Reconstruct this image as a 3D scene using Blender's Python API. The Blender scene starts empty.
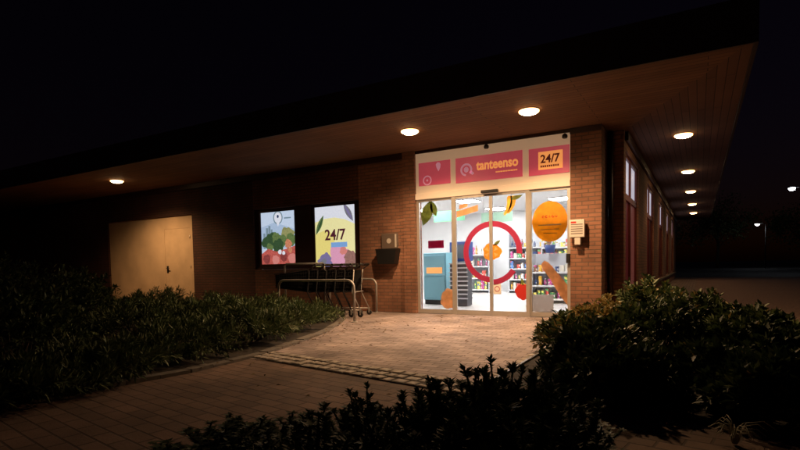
import bpy, bmesh, math, random
import numpy as np
from mathutils import Vector, Matrix
random.seed(7)
C = bpy.context.scene
COL = C.collection
R = math.radians

# ---------------------------------------------------------------- camera
cam_d = bpy.data.cameras.new('camera'); cam = bpy.data.objects.new('camera', cam_d); COL.objects.link(cam)
C.camera = cam
yaw, pitch, roll = R(30.2733), R(-2.92797), R(-1.06243)
fw = Vector((-math.sin(yaw)*math.cos(pitch), math.cos(yaw)*math.cos(pitch), math.sin(pitch)))
r0 = Vector((math.cos(yaw), math.sin(yaw), 0)); u0 = r0.cross(fw)
rt = math.cos(roll)*r0 + math.sin(roll)*u0; up = -math.sin(roll)*r0 + math.cos(roll)*u0
m = Matrix((rt, up, -fw)).transposed().to_4x4(); m.translation = Vector((1.483, -9.572, 1.0))
cam.matrix_world = m
cam_d.sensor_width = 36; cam_d.lens = 513.2/800*36; cam_d.shift_y = 67.4/800
cam_d.clip_start = 0.05; cam_d.clip_end = 1500

# ---------------------------------------------------------------- world, moonlight, exposure
W = bpy.data.worlds.new('World'); C.world = W; W.use_nodes = True
wn = W.node_tree.nodes; bg = wn['Background']
sky = wn.new('ShaderNodeTexSky'); sky.sky_type = 'NISHITA'; sky.sun_disc = False
sky.sun_elevation = R(2); sky.sun_rotation = R(200); sky.air_density = 1.0
tint = wn.new('ShaderNodeMix'); tint.data_type = 'RGBA'; tint.blend_type = 'MULTIPLY'; tint.inputs[0].default_value = 1
tint.inputs[7].default_value = (1.0, .5, 1.2, 1)
W.node_tree.links.new(sky.outputs[0], tint.inputs[6]); W.node_tree.links.new(tint.outputs[2], bg.inputs[0])
bg.inputs[1].default_value = 0.0015
sd = bpy.data.lights.new('moonlight', 'SUN'); sd.energy = 0.004; sd.angle = R(0.5); sd.color = (.8, .85, 1)
so = bpy.data.objects.new('moonlight', sd); COL.objects.link(so); so.rotation_euler = (R(60), 0, R(200))
C.view_settings.view_transform = 'Standard'; C.view_settings.look = 'None'
C.view_settings.exposure = 0; C.view_settings.gamma = 1; C.view_settings.use_curve_mapping = False

# ---------------------------------------------------------------- helpers
def srgb(r, g, b):
    f = lambda c: (c/255/12.92) if c/255 <= .04045 else ((c/255+.055)/1.055)**2.4
    return (f(r), f(g), f(b), 1)

def mat(name, col, rough=.6, metal=0, var=.0, scale=8, bump=0, spec=.5, trans=0, emit=None, estr=0):
    m = bpy.data.materials.new(name); m.use_nodes = True
    nt = m.node_tree; N = nt.nodes; L = nt.links; b = N['Principled BSDF']
    if len(col) == 3: col = (*col, 1)
    b.inputs['Base Color'].default_value = col
    b.inputs['Roughness'].default_value = rough; b.inputs['Metallic'].default_value = metal
    b.inputs['Specular IOR Level'].default_value = spec
    if trans:
        tr = N.new('ShaderNodeBsdfTranslucent'); tr.inputs[0].default_value = col
        mx = N.new('ShaderNodeMixShader'); mx.inputs[0].default_value = trans
        L.new(b.outputs[0], mx.inputs[1]); L.new(tr.outputs[0], mx.inputs[2]); L.new(mx.outputs[0], N['Material Output'].inputs[0])
    if emit:
        b.inputs['Emission Color'].default_value = emit; b.inputs['Emission Strength'].default_value = estr
    if var or bump:
        tc = N.new('ShaderNodeNewGeometry'); no = N.new('ShaderNodeTexNoise')
        no.inputs['Scale'].default_value = scale; no.inputs['Detail'].default_value = 6; L.new(tc.outputs['Position'], no.inputs['Vector'])
        if var:
            mp = N.new('ShaderNodeMapRange'); mp.inputs['From Min'].default_value = .3; mp.inputs['From Max'].default_value = .7
            mp.inputs['To Min'].default_value = 1-var; mp.inputs['To Max'].default_value = 1+var
            L.new(no.outputs[0], mp.inputs[0])
            hs = N.new('ShaderNodeHueSaturation'); hs.inputs['Color'].default_value = col
            L.new(mp.outputs[0], hs.inputs['Value']); L.new(hs.outputs[0], b.inputs['Base Color'])
            if trans: L.new(hs.outputs[0], tr.inputs[0])
        if bump:
            bp = N.new('ShaderNodeBump'); bp.inputs['Strength'].default_value = bump; bp.inputs['Distance'].default_value = .01
            L.new(no.outputs[0], bp.inputs['Height']); L.new(bp.outputs[0], b.inputs['Normal'])
    return m

def brick_mat(name, c1, c2, mortar, bw, rh, ms, mode='wall', rot=0, rough=.85, bump=.6, off=.5, big=.35, dist=.006):
    m = bpy.data.materials.new(name); m.use_nodes = True
    nt = m.node_tree; N = nt.nodes; L = nt.links; b = N['Principled BSDF']; b.inputs['Roughness'].default_value = rough
    g = N.new('ShaderNodeNewGeometry'); s = N.new('ShaderNodeSeparateXYZ'); L.new(g.outputs['Position'], s.inputs[0])
    cb = N.new('ShaderNodeCombineXYZ')
    if mode == 'wall':
        a = N.new('ShaderNodeMath'); a.operation = 'ADD'; L.new(s.outputs[0], a.inputs[0]); L.new(s.outputs[1], a.inputs[1])
        L.new(a.outputs[0], cb.inputs[0]); L.new(s.outputs[2], cb.inputs[1]); vec = cb.outputs[0]
    elif mode == 'along_y':
        L.new(s.outputs[1], cb.inputs[0]); L.new(s.outputs[0], cb.inputs[1]); vec = cb.outputs[0]
    else:
        mp = N.new('ShaderNodeMapping'); mp.inputs['Rotation'].default_value = (0, 0, rot)
        L.new(g.outputs['Position'], mp.inputs[0]); vec = mp.outputs[0]
        fl = N.new('ShaderNodeVectorMath'); fl.operation = 'MULTIPLY'; fl.inputs[1].default_value = (1, 1, 0); L.new(vec, fl.inputs[0]); vec = fl.outputs[0]
    t = N.new('ShaderNodeTexBrick'); L.new(vec, t.inputs['Vector'])
    t.inputs['Color1'].default_value = (*c1, 1); t.inputs['Color2'].default_value = (*c2, 1); t.inputs['Mortar'].default_value = (*mortar, 1)
    t.inputs['Scale'].default_value = 1; t.inputs['Mortar Size'].default_value = ms; t.inputs['Mortar Smooth'].default_value = .3
    t.inputs['Brick Width'].default_value = bw; t.inputs['Row Height'].default_value = rh; t.offset = off
    no = N.new('ShaderNodeTexNoise'); no.inputs['Scale'].default_value = 1.3; no.inputs['Detail'].default_value = 8; L.new(g.outputs['Position'], no.inputs['Vector'])
    mr = N.new('ShaderNodeMapRange'); mr.inputs['From Min'].default_value = .3; mr.inputs['From Max'].default_value = .7
    mr.inputs['To Min'].default_value = 1-big; mr.inputs['To Max'].default_value = 1+big; L.new(no.outputs[0], mr.inputs[0])
    hs = N.new('ShaderNodeHueSaturation'); L.new(t.outputs['Color'], hs.inputs['Color']); L.new(mr.outputs[0], hs.inputs['Value'])
    L.new(hs.outputs[0], b.inputs['Base Color'])
    n2 = N.new('ShaderNodeTexNoise'); n2.inputs['Scale'].default_value = 60; n2.inputs['Detail'].default_value = 4; L.new(g.outputs['Position'], n2.inputs['Vector'])
    mm = N.new('ShaderNodeMath'); mm.operation = 'MULTIPLY_ADD'; mm.inputs[1].default_value = .35
    inv = N.new('ShaderNodeMath'); inv.operation = 'SUBTRACT'; inv.inputs[0].default_value = 1; L.new(t.outputs['Fac'], inv.inputs[1])
    L.new(n2.outputs[0], mm.inputs[0]); L.new(inv.outputs[0], mm.inputs[2])
    bp = N.new('ShaderNodeBump'); bp.inputs['Strength'].default_value = bump; bp.inputs['Distance'].default_value = dist
    L.new(mm.outputs[0], bp.inputs['Height']); L.new(bp.outputs[0], b.inputs['Normal'])
    return m

class MB:
    """collects shapes and links them as one mesh object"""
    def __init__(s): s.bm = bmesh.new()
    def box(s, x0, x1, y0, y1, z0, z1, bev=0, rz=0, piv=None, mi=0):
        vs = [s.bm.verts.new((x, y, z)) for x in (x0, x1) for y in (y0, y1) for z in (z0, z1)]
        fs = [s.bm.faces.new([vs[i] for i in q]) for q in ((0,1,3,2),(4,6,7,5),(0,4,5,1),(2,3,7,6),(0,2,6,4),(1,5,7,3))]
        for f in fs: f.material_index = mi
        if bev:
            es = list({e for f in fs for e in f.edges})
            r = bmesh.ops.bevel(s.bm, geom=es, offset=bev, segments=2, affect='EDGES', profile=.5)
            vs = list({v for f in r['faces'] for v in f.verts} | {v for v in vs if v.is_valid})
        if rz:
            bmesh.ops.rotate(s.bm, verts=vs, cent=piv or ((x0+x1)/2, (y0+y1)/2, 0), matrix=Matrix.Rotation(rz, 3, 'Z'))
        return s
    def tube(s, pts, r, seg=10, r2=None, caps=True, mi=0):
        pts = [Vector(p) for p in pts]; rings = []
        n = len(pts)
        prev = None
        for i, p in enumerate(pts):
            d = (pts[min(i+1, n-1)] - pts[max(i-1, 0)]).normalized()
            if prev is None:
                a = Vector((0, 0, 1)) if abs(d.z) < .9 else Vector((1, 0, 0))
                prev = d.cross(a).normalized()
            else: prev = (prev - d*prev.dot(d)).normalized()
            b = d.cross(prev)
            rr = r if r2 is None else r + (r2-r)*i/(n-1)
            rings.append([s.bm.verts.new(p + (prev*math.cos(2*math.pi*k/seg) + b*math.sin(2*math.pi*k/seg))*rr) for k in range(seg)])
        for a, b in zip(rings, rings[1:]):
            for k in range(seg):
                f = s.bm.faces.new((a[k], a[(k+1) % seg], b[(k+1) % seg], b[k])); f.smooth = True; f.material_index = mi
        if caps:
            s.bm.faces.new(rings[0][::-1]).material_index = mi; s.bm.faces.new(rings[-1]).material_index = mi
        return s
    def lathe(s, prof, c=(0, 0, 0), seg=24, axis='Z', mi=0):
        rings = []
        for r, h in prof:
            ring = []
            for k in range(seg):
                a = 2*math.pi*k/seg
                p = (r*math.cos(a), r*math.sin(a), h) if axis == 'Z' else ((r*math.cos(a), h, r*math.sin(a)) if axis == 'Y' else (h, r*math.cos(a), r*math.sin(a)))
                ring.append(s.bm.verts.new((c[0]+p[0], c[1]+p[1], c[2]+p[2])))
            rings.append(ring)
        for a, b in zip(rings, rings[1:]):
            for k in range(seg):
                f = s.bm.faces.new((a[k], a[(k+1) % seg], b[(k+1) % seg], b[k])); f.smooth = True; f.material_index = mi
        s.bm.faces.new(rings[0][::-1]).material_index = mi; s.bm.faces.new(rings[-1]).material_index = mi
        return s
    def prism(s, pts, y0, y1, mi=0):
        """outline in (x,z), extruded in y"""
        a = [s.bm.verts.new((x, y0, z)) for x, z in pts]; b = [s.bm.verts.new((x, y1, z)) for x, z in pts]
        n = len(pts)
        s.bm.faces.new(a).material_index = mi; s.bm.faces.new(b[::-1]).material_index = mi
        for k in range(n): s.bm.faces.new((a[k], b[k], b[(k+1) % n], a[(k+1) % n])).material_index = mi
        return s
    def poly(s, pts, mi=0):
        s.bm.faces.new([s.bm.verts.new(p) for p in pts]).material_index = mi; return s
    def slab(s, pts, z0, z1, mi=0):
        a = [s.bm.verts.new((x, y, z0)) for x, y in pts]; b = [s.bm.verts.new((x, y, z1)) for x, y in pts]
        n = len(pts)
        s.bm.faces.new(a[::-1]).material_index = mi; s.bm.faces.new(b).material_index = mi
        for k in range(n): s.bm.faces.new((a[k], a[(k+1) % n], b[(k+1) % n], b[k])).material_index = mi
        return s
    def build(s, name, mats, parent=None, loc=None, recalc=True):
        if recalc: bmesh.ops.recalc_face_normals(s.bm, faces=s.bm.faces)
        me = bpy.data.meshes.new(name); s.bm.to_mesh(me); s.bm.free()
        for mt in (mats if isinstance(mats, (list, tuple)) else [mats]): me.materials.append(mt)
        o = bpy.data.objects.new(name, me); COL.objects.link(o)
        if parent: o.parent = parent
        if loc: o.location = loc
        return o

def thing(name, label, cat, loc=(0, 0, 0), rz=0, group=None):
    o = bpy.data.objects.new(name, None); COL.objects.link(o); o.location = loc; o.rotation_euler = (0, 0, rz)
    o.empty_display_size = .2
    o['label'] = label; o['category'] = cat
    if group: o['group'] = group
    return o
def tag(o, label, cat, group=None):
    o['label'] = label; o['category'] = cat
    if group: o['group'] = group
    return o
def structure(o, kind='structure'): o['kind'] = kind; return o
def copy_tree(o, parent=None, label=None, loc=None, rz=None):
    c = o.copy(); COL.objects.link(c); c.parent = parent
    if label: c['label'] = label
    if loc is not None: c.location = loc
    if rz is not None: c.rotation_euler = (0, 0, rz)
    for ch in list(o.children): copy_tree(ch, c)
    return c
def text_mesh(body, size, depth=.002, spacing=1.0, shear=0, bold=0):
    """lettering as a mesh in the (x,z) plane, front at -y, lower left at the origin"""
    cu = bpy.data.curves.new('lettering', 'FONT'); cu.body = body; cu.size = size; cu.extrude = depth; cu.space_character = spacing
    cu.shear = shear; cu.offset = bold; cu.resolution_u = 4
    o = bpy.data.objects.new('lettering', cu); COL.objects.link(o)
    dg = bpy.context.evaluated_depsgraph_get(); me = bpy.data.meshes.new_from_object(o.evaluated_get(dg))
    bpy.data.objects.remove(o); bpy.data.curves.remove(cu)
    me.transform(Matrix.Rotation(math.pi/2, 4, 'X'))
    return me
def lettering(name, body, size, x, y, z, mt, parent, bold=0, width=None, height=None, spacing=1.0, shear=0):
    me = text_mesh(body, size, bold=bold, spacing=spacing, shear=shear)
    n = len(me.vertices); co = np.empty(n*3); me.vertices.foreach_get('co', co); co = co.reshape(-1, 3)
    mn, mx = co.min(0), co.max(0)
    sx = (width/(mx[0]-mn[0])) if width else 1; sz = (height/(mx[2]-mn[2])) if height else sx
    co[:, 0] = (co[:, 0]-mn[0])*sx + x; co[:, 2] = (co[:, 2]-mn[2])*sz + z; co[:, 1] += y
    me.vertices.foreach_set('co', co.ravel()); me.update(); me.materials.clear(); me.materials.append(mt)
    me.name = name
    o = bpy.data.objects.new(name, me); COL.objects.link(o); o.parent = parent
    return o
def ell(cx, cz, rx, rz, n=28, a0=0, a1=360, rot=0):
    out = []
    for k in range(n):
        t = R(a0 + (a1-a0)*k/n); x, z = rx*math.cos(t), rz*math.sin(t)
        out.append((cx + x*math.cos(rot) - z*math.sin(rot), cz + x*math.sin(rot) + z*math.cos(rot)))
    return out
def blob(cx, cz, r, n=30, amp=.15, seed=0, sx=1, sz=1):
    rnd = random.Random(seed); ph = [rnd.uniform(0, 6.28) for _ in range(3)]
    return [(cx + sx*r*(1+amp*math.sin(3*a+ph[0])+amp*.7*math.sin(7*a+ph[1])+amp*.4*math.sin(11*a+ph[2]))*math.cos(a),
             cz + sz*r*(1+amp*math.sin(3*a+ph[0])+amp*.7*math.sin(7*a+ph[1])+amp*.4*math.sin(11*a+ph[2]))*math.sin(a))
            for a in [2*math.pi*k/n for k in range(n)]]
def leafshape(cx, cz, l, w, rot, n=9):
    a = [(l*(t/n-.5), w*.5*math.sin(math.pi*t/n)) for t in range(n+1)]; b = [(l*(t/n-.5), -w*.5*math.sin(math.pi*t/n)) for t in range(n-1, 0, -1)]
    return [(cx + x*math.cos(rot) - z*math.sin(rot), cz + x*math.sin(rot) + z*math.cos(rot)) for x, z in a+b]
def clip(pts, x0, x1, z0, z1):
    def cut(p, ins, inter):
        out = []
        for i in range(len(p)):
            a, b = p[i-1], p[i]
            if ins(b):
                if not ins(a): out.append(inter(a, b))
                out.append(b)
            elif ins(a): out.append(inter(a, b))
        return out
    def lx(v): return lambda a, b: (v, a[1]+(b[1]-a[1])*(v-a[0])/(b[0]-a[0]))
    def lz(v): return lambda a, b: (a[0]+(b[0]-a[0])*(v-a[1])/(b[1]-a[1]), v)
    p = cut(pts, lambda q: q[0] >= x0, lx(x0))
    if p: p = cut(p, lambda q: q[0] <= x1, lx(x1))
    if p: p = cut(p, lambda q: q[1] >= z0, lz(z0))
    if p: p = cut(p, lambda q: q[1] <= z1, lz(z1))
    return p

# ---------------------------------------------------------------- materials
M = {}
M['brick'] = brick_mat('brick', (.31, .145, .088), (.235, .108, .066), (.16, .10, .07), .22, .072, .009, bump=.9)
M['darkbrick'] = brick_mat('darkbrick', (.07, .024, .016), (.055, .02, .014), (.03, .018, .013), .22, .072, .010, bump=.9)  # dark brick, with the shadow on the left wall put into its colour
M['shadedbrick'] = brick_mat('shadedbrick', (.16, .068, .040), (.12, .05, .032), (.07, .045, .032), .22, .072, .009, bump=.9)  # same brick dimmed in colour, stands in for lamp light fading along the window bay
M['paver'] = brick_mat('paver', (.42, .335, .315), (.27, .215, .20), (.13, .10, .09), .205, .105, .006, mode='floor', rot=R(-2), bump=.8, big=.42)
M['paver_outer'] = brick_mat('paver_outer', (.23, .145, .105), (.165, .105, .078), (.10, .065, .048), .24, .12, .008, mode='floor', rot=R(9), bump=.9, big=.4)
M['side_paver'] = brick_mat('side_paver', (.22, .15, .11), (.16, .11, .085), (.05, .035, .03), .21, .105, .006, mode='along_y', bump=.8)
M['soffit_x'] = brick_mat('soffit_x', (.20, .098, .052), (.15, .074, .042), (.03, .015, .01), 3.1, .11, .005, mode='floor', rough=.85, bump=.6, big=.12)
M['soffit_y'] = brick_mat('soffit_y', (.155, .078, .050), (.12, .060, .040), (.03, .015, .01), 3.1, .11, .005, mode='along_y', rough=.85, bump=.6, big=.12)  # same boards in a darker tone: the dim side overhang is painted in
M['granite'] = mat('granite', (.48, .42, .36), .85, var=.45, scale=7, bump=.8)
M['kerb'] = mat('kerb', (.17, .15, .13), .85, var=.2, scale=10, bump=.4)
M['soil'] = mat('soil', (.035, .026, .018), .95, var=.4, scale=6, bump=1)
M['asphalt'] = mat('asphalt', (.045, .043, .042), .8, var=.25, scale=30, bump=.5)
M['roadpaint'] = mat('roadpaint', (.75, .75, .72), .6)
M['fascia'] = mat('fascia', (.022, .017, .017), .6, var=.15, scale=3)
M['darkframe'] = mat('darkframe', (.035, .014, .011), .45, var=.1, scale=5)
M['redframe'] = mat('redframe', (.13, .025, .018), .45, var=.15, scale=5)
M['blackpl'] = mat('black_plastic', (.012, .012, .013), .45)
M['pale'] = mat('pale_render', (.60, .45, .29), .8, var=.14, scale=1.6, bump=.3)
M['paledoor'] = mat('pale_door', (.60, .455, .295), .6, var=.10, scale=3)
M['cream'] = mat('cream_panel', (.78, .68, .56), .5, var=.03, scale=2, emit=(.95, .60, .36, 1), estr=.20)  # unlit panel; warm glow added to lift it under the soffit lamps
M['alu'] = mat('aluminium', (.62, .60, .58), .35, .6, var=.05, scale=6)
M['steel'] = mat('galvanised_steel', (.42, .40, .39), .55, .6, var=.12, scale=20)
M['cartdark'] = mat('dark_cart_wire', (.012, .012, .014), .8, 0, spec=.2)
M['magenta'] = mat('magenta_panel', (.60, .07, .17), .4, var=.05, scale=4, emit=(.85, .13, .16, 1), estr=.26)  # emission added to brighten the sign panels, no light box behind
M['orange_print'] = mat('orange_print', (.98, .45, .14), .5, emit=(1, .36, .10, 1), estr=.6)  # print with added glow in place of light falling on it
M['pink_print'] = mat('pink_print', (.85, .42, .60), .5, emit=(.9, .40, .55, 1), estr=.25)  # small added glow, as on the panel it is printed on
M['maroon_print'] = mat('maroon_print', (.20, .02, .03), .5)
M['grey_print'] = mat('grey_print', (.16, .14, .14), .6)
M['brown_gravel'] = mat('brown_gravel', (.17, .10, .07), .9, var=.4, scale=18, bump=.8)
M['white_print'] = mat('white_print', (.8, .78, .76), .5)
M['ringfilm'] = mat('ring_film', (.58, .06, .17), .5, trans=.5)
M['orangefilm'] = mat('orange_film', (.95, .52, .08), .5, trans=.6, var=.12, scale=9)
M['redfilm'] = mat('red_film', (.75, .07, .06), .5, trans=.5)
M['greenfilm'] = mat('olive_film', (.26, .30, .08), .5, trans=.5, var=.4, scale=14)
M['yellowfilm'] = mat('yellow_film', (.9, .6, .12), .5, trans=.5, var=.3, scale=14)
M['skinfilm'] = mat('tan_film', (.88, .52, .28), .5, trans=.6, var=.2, scale=9)
M['milkfilm'] = mat('milk_film', (.82, .74, .68), .6, trans=.5)
M['white_wall'] = mat('white_wall', (.78, .78, .78), .7)
M['tile'] = brick_mat('floor_tile', (.62, .60, .58), (.58, .56, .54), (.4, .38, .36), .6, .6, .006, mode='floor', rough=.3, bump=.1, off=0, big=.05)
M['shelf'] = mat('shelf_grey', (.52, .54, .58), .45)
M['lightblue'] = mat('light_blue', (.22, .50, .62), .4)
M['darkblue'] = mat('dark_blue', (.03, .06, .22), .4)
M['greysign'] = mat('sign_plate', (.62, .58, .54), .45)
M['dial'] = mat('display_off', (.10, .11, .13), .25)

def glass_mat():
    m = bpy.data.materials.new('clear_glass'); m.use_nodes = True; N = m.node_tree.nodes; L = m.node_tree.links
    N.remove(N['Principled BSDF'])
    t = N.new('ShaderNodeBsdfTransparent'); t.inputs[0].default_value = (.93, .95, .95, 1)
    g = N.new('ShaderNodeBsdfGlossy'); g.inputs['Roughness'].default_value = .03; g.inputs[0].default_value = (.9, .9, .9, 1)
    fr = N.new('ShaderNodeFresnel'); fr.inputs[0].default_value = 1.45
    mx = N.new('ShaderNodeMixShader'); L.new(fr.outputs[0], mx.inputs[0]); L.new(t.outputs[0], mx.inputs[1]); L.new(g.outputs[0], mx.inputs[2])
    L.new(mx.outputs[0], N['Material Output'].inputs[0]); return m
M['glass'] = glass_mat()
def emit_mat(name, col, s):
    m = bpy.data.materials.new(name); m.use_nodes = True; N = m.node_tree.nodes; L = m.node_tree.links
    b = N['Principled BSDF']; b.inputs['Base Color'].default_value = (.3*col[0], .3*col[1], .3*col[2], 1); b.inputs['Roughness'].default_value = .4
    b.inputs['Emission Color'].default_value = (*col[:3], 1); b.inputs['Emission Strength'].default_value = s
    return m
def lit(name, r, g, b, s=1.0):          # printed film on a lit window: uneven photographic print
    m = emit_mat(name, srgb(r, g, b), s); N = m.node_tree.nodes; L = m.node_tree.links; bs = N['Principled BSDF']
    ge = N.new('ShaderNodeNewGeometry'); n1 = N.new('ShaderNodeTexNoise'); n1.inputs['Scale'].default_value = 24; n1.inputs['Detail'].default_value = 8; n1.inputs['Roughness'].default_value = .7
    L.new(ge.outputs['Position'], n1.inputs['Vector'])
    rp = N.new('ShaderNodeMapRange'); rp.inputs['From Min'].default_value = .3; rp.inputs['From Max'].default_value = .7; k = .10 if min(r, g, b) > 100 else .45
    rp.inputs['To Min'].default_value = 1-k; rp.inputs['To Max'].default_value = 1+k; L.new(n1.outputs[0], rp.inputs[0])
    hs = N.new('ShaderNodeHueSaturation'); hs.inputs['Color'].default_value = srgb(r, g, b); hs.inputs['Saturation'].default_value = .9
    L.new(rp.outputs[0], hs.inputs['Value']); L.new(hs.outputs[0], bs.inputs['Emission Color']); return m
    return emit_mat(name, srgb(r, g, b), s)

H = 3.39
# ---------------------------------------------------------------- ground (the setting)
structure(MB().poly([(-300, -200, -.016), (300, -200, -.016), (300, 500, -.016), (-300, 500, -.016)]).build('ground', M['asphalt']))
bedL = [(-4.55, -1.45), (-4.0, -2.4), (-3.5, -3.44), (-3.15, -4.5), (-2.95, -5.2), (-2.87, -6.3), (-3.0, -7.2), (-3.5, -8.2), (-4.4, -10.2)]
structure(MB().slab(bedL + [(-26, -10.2), (-26, -1.45)], -.10, .012).build('planting_bed_soil', M['soil']))
structure(MB().slab([(.02, -.75), (.02, -5.75), (3.2, -6.1), (3.6, -1.6), (1.35, -.75)], -.10, .03).build('planting_bed_soil', M['soil']))
structure(MB().slab([(-2.0, -8.7), (-1.2, -8.15), (.55, -7.25), (1.3, -7.05), (1.9, -7.6), (.6, -8.9), (-1, -10.4), (-6, -10.4)], -.10, .035).build('planting_bed_soil', M['soil']))
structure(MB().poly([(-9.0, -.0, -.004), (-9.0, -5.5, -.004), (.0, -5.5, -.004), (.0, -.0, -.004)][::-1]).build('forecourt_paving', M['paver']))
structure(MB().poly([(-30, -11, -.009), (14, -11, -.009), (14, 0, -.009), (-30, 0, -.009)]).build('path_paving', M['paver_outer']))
structure(MB().poly([(0, -.74, -.002), (1.35, -.74, -.002), (1.35, 26, -.002), (0, 26, -.002)]).build('side_path', M['side_paver']))
structure(MB().poly([(1.36, -.7, .004), (9, -.7, .004), (9, 26, .004), (1.36, 26, .004)]).build('gravel_strip', M['brown_gravel']))
structure(MB().poly([(3.2, -9, .004), (9, -9, .004), (9, -.7, .004), (3.2, -.7, .004)]).build('gravel_strip', M['brown_gravel']))
# sett band, two courses of small granite stones
mb = MB(); rs = random.Random(3)
for row in range(3):
    x = -2.95
    while x < .0:
        w = rs.uniform(.10, .16); yy = -5.10 - .175*(x+3.0) - row*.135 + rs.uniform(-.008, .008)
        h = rs.uniform(.004, .013)
        mb.box(x, x+w-.022, yy-.050, yy+.054, -.05, h, bev=.012, rz=R(-9.5)+rs.uniform(-.10, .10)); x += w
structure(mb.build('sett_band', M['granite']))
structure(MB().poly([(-3.05, -5.02, .0005), (.0, -5.55, .0005), (.0, -5.94, .0005), (-3.05, -5.42, .0005)][::-1]).build('sett_bedding', M['soil']))
# kerbs
mb = MB()
for a, b in zip(bedL[:-1], bedL[1:]):
    a, b = Vector(a), Vector(b); L_ = (b-a).length; k = max(1, round(L_/.3)); d = (b-a)/k; n = Vector((-d.y, d.x)).normalized()*.06
    for i in range(k):
        p, q = a+d*(i+.01), a+d*(i+.99)
        mb.slab([tuple(p-n), tuple(q-n), tuple(q+n), tuple(p+n)], -.08, .022+rs.uniform(-.008, .008))
structure(mb.build('bed_kerb', M['kerb']))
mb = MB()
y = -1.6
while y > -5.5:
    l_ = rs.uniform(.12, .17); mb.box(-.13, -.012, y-l_+.014, y, -.05, rs.uniform(.001, .010), bev=.010, rz=rs.uniform(-.04, .04)); y -= l_
structure(mb.build('sett_band', M['granite']))
structure(MB().box(.0, .025, -5.55, -1.6, -.08, .05).build('bed_edging', M['blackpl']))
# far car park marking
structure(MB().poly([(6.3, 23.6, -.010), (15, 20.0, -.010), (15, 20.3, -.010), (6.3, 24.0, -.010)]).build('road_marking', M['roadpaint']))

# ---------------------------------------------------------------- the shop building
B = thing('shop_building', 'low flat-roofed brick shop with a deep boarded overhang and a lit glass entrance', 'building')
bw = lambda *a, **k: MB().box(*a, **k)
X0 = -26
def part(mb, name, mt, parent=B): return mb.build(name, mt, parent)
part(MB().box(-.53, 0, 0, .74, 0, H).box(0.0, .28, .65, .74, 0, H), 'brick_pillar', M['brick'])
part(MB().box(-3.96, -3.68, -.06, .25, 0, H), 'brick_pillar', M['brick'])
mb = MB(); WZ0, WZ1 = 1.06, 2.43
mb.box(-5.13, -3.96, 0, .25, 0, H)
part(mb, 'brick_wall', M['brick'])
part(MB().box(-8.42, -5.13, 0, .25, 0, WZ0-.08).box(-8.42, -5.13, 0, .25, WZ1+.08, H), 'brick_wall', M['shadedbrick'])
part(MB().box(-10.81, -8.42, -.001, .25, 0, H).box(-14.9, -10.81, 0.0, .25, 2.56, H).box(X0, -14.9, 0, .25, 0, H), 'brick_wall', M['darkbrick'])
part(MB().box(-14.9, -12.12, .05, .25, 0, 2.56).box(-10.98, -10.81, .05, .25, 0, 2.56).box(-12.12, -10.98, .05, .25, 2.2, 2.56), 'rendered_wall', M['pale'])
sdr = part(MB().box(-12.117, -10.983, .054, .12, .006, 2.197), 'service_door', M['paledoor'])
part(MB().box(-12.06, -11.98, .040, .0535, .93, 1.13, bev=.004).tube([(-12.02, .045, 1.06), (-12.02, 0.0, 1.06), (-11.90, 0.0, 1.06)], .011), 'door_handle', M['blackpl'], sdr)
for z_ in (.25, 1.1, 1.95): MB().tube([(-10.985, .045, z_-.05), (-10.985, .045, z_+.05)], .010, 10).build('hinge', M['alu'], sdr)
# rear walls (behind the shop) and side facade
part(MB().box(X0, .28, 24, 24.25, 0, H).box(X0, X0+.25, .25, 24, 0, H), 'brick_wall', M['brick'])
YB = [.95 + 4.55*k for k in range(5)]; BWd = 2.35; SZ0, SZ1 = .5, 3.02
mb = MB(); ys = [.74] + [v for y in YB for v in (y, y+BWd)] + [24]
for a, b in zip(ys[0::2], ys[1::2]): mb.box(.03, .28, a, b, 0, H)
for y in YB: mb.box(.03, .28, y, y+BWd, 0, SZ0-.08).box(.03, .28, y, y+BWd, SZ1+.06, H)
part(mb, 'side_brick_wall', M['brick'])
part(MB().box(.281, .33, .80, 24, .33, .40, bev=.01), 'plinth_ledge', M['kerb'])
part(MB().box(.283, .34, .80, 24, H-.16, H-.004), 'top_rail', M['darkframe'])
# roof: slab, fascias, soffits
ovF, ovS, YE = -2.7, 1.98, 24
OX = .28 + 1.7
part(MB().slab([(X0-1, ovF), (OX, ovF), (OX, YE+.5), (X0-1, YE+.5)], H+.03, H+.42), 'roof', M['fascia'])
part(MB().box(X0-1, OX+.03, ovF-.035, ovF, H-.05, H+.45), 'fascia_board', M['fascia'])
part(MB().box(OX, OX+.035, ovF, YE+.5, H-.05, H+.45), 'fascia_board', M['fascia'])
part(MB().poly([(X0-1, ovF, H), (OX, ovF, H), (.28, .74, H), (X0-1, .74, H)]), 'soffit', M['soffit_x'])
part(MB().poly([(OX, ovF, H), (OX, YE+.5, H), (.28, YE+.5, H), (.28, .74, H)]), 'soffit', M['soffit_y'])
part(MB().box(X0, -3.97, -.05, -.002, H-.13, H-.004).box(-.53, .0, -.04, -.002, H-.10, H-.004), 'wall_head_shade_strip', M['darkframe'])  # dark strip in place of the shadow in the recess under the soffit
part(MB().tube([(.06, .60, .03), (.06, .60, H-.005)], .045, 12), 'downpipe', M['darkframe'])

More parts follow.
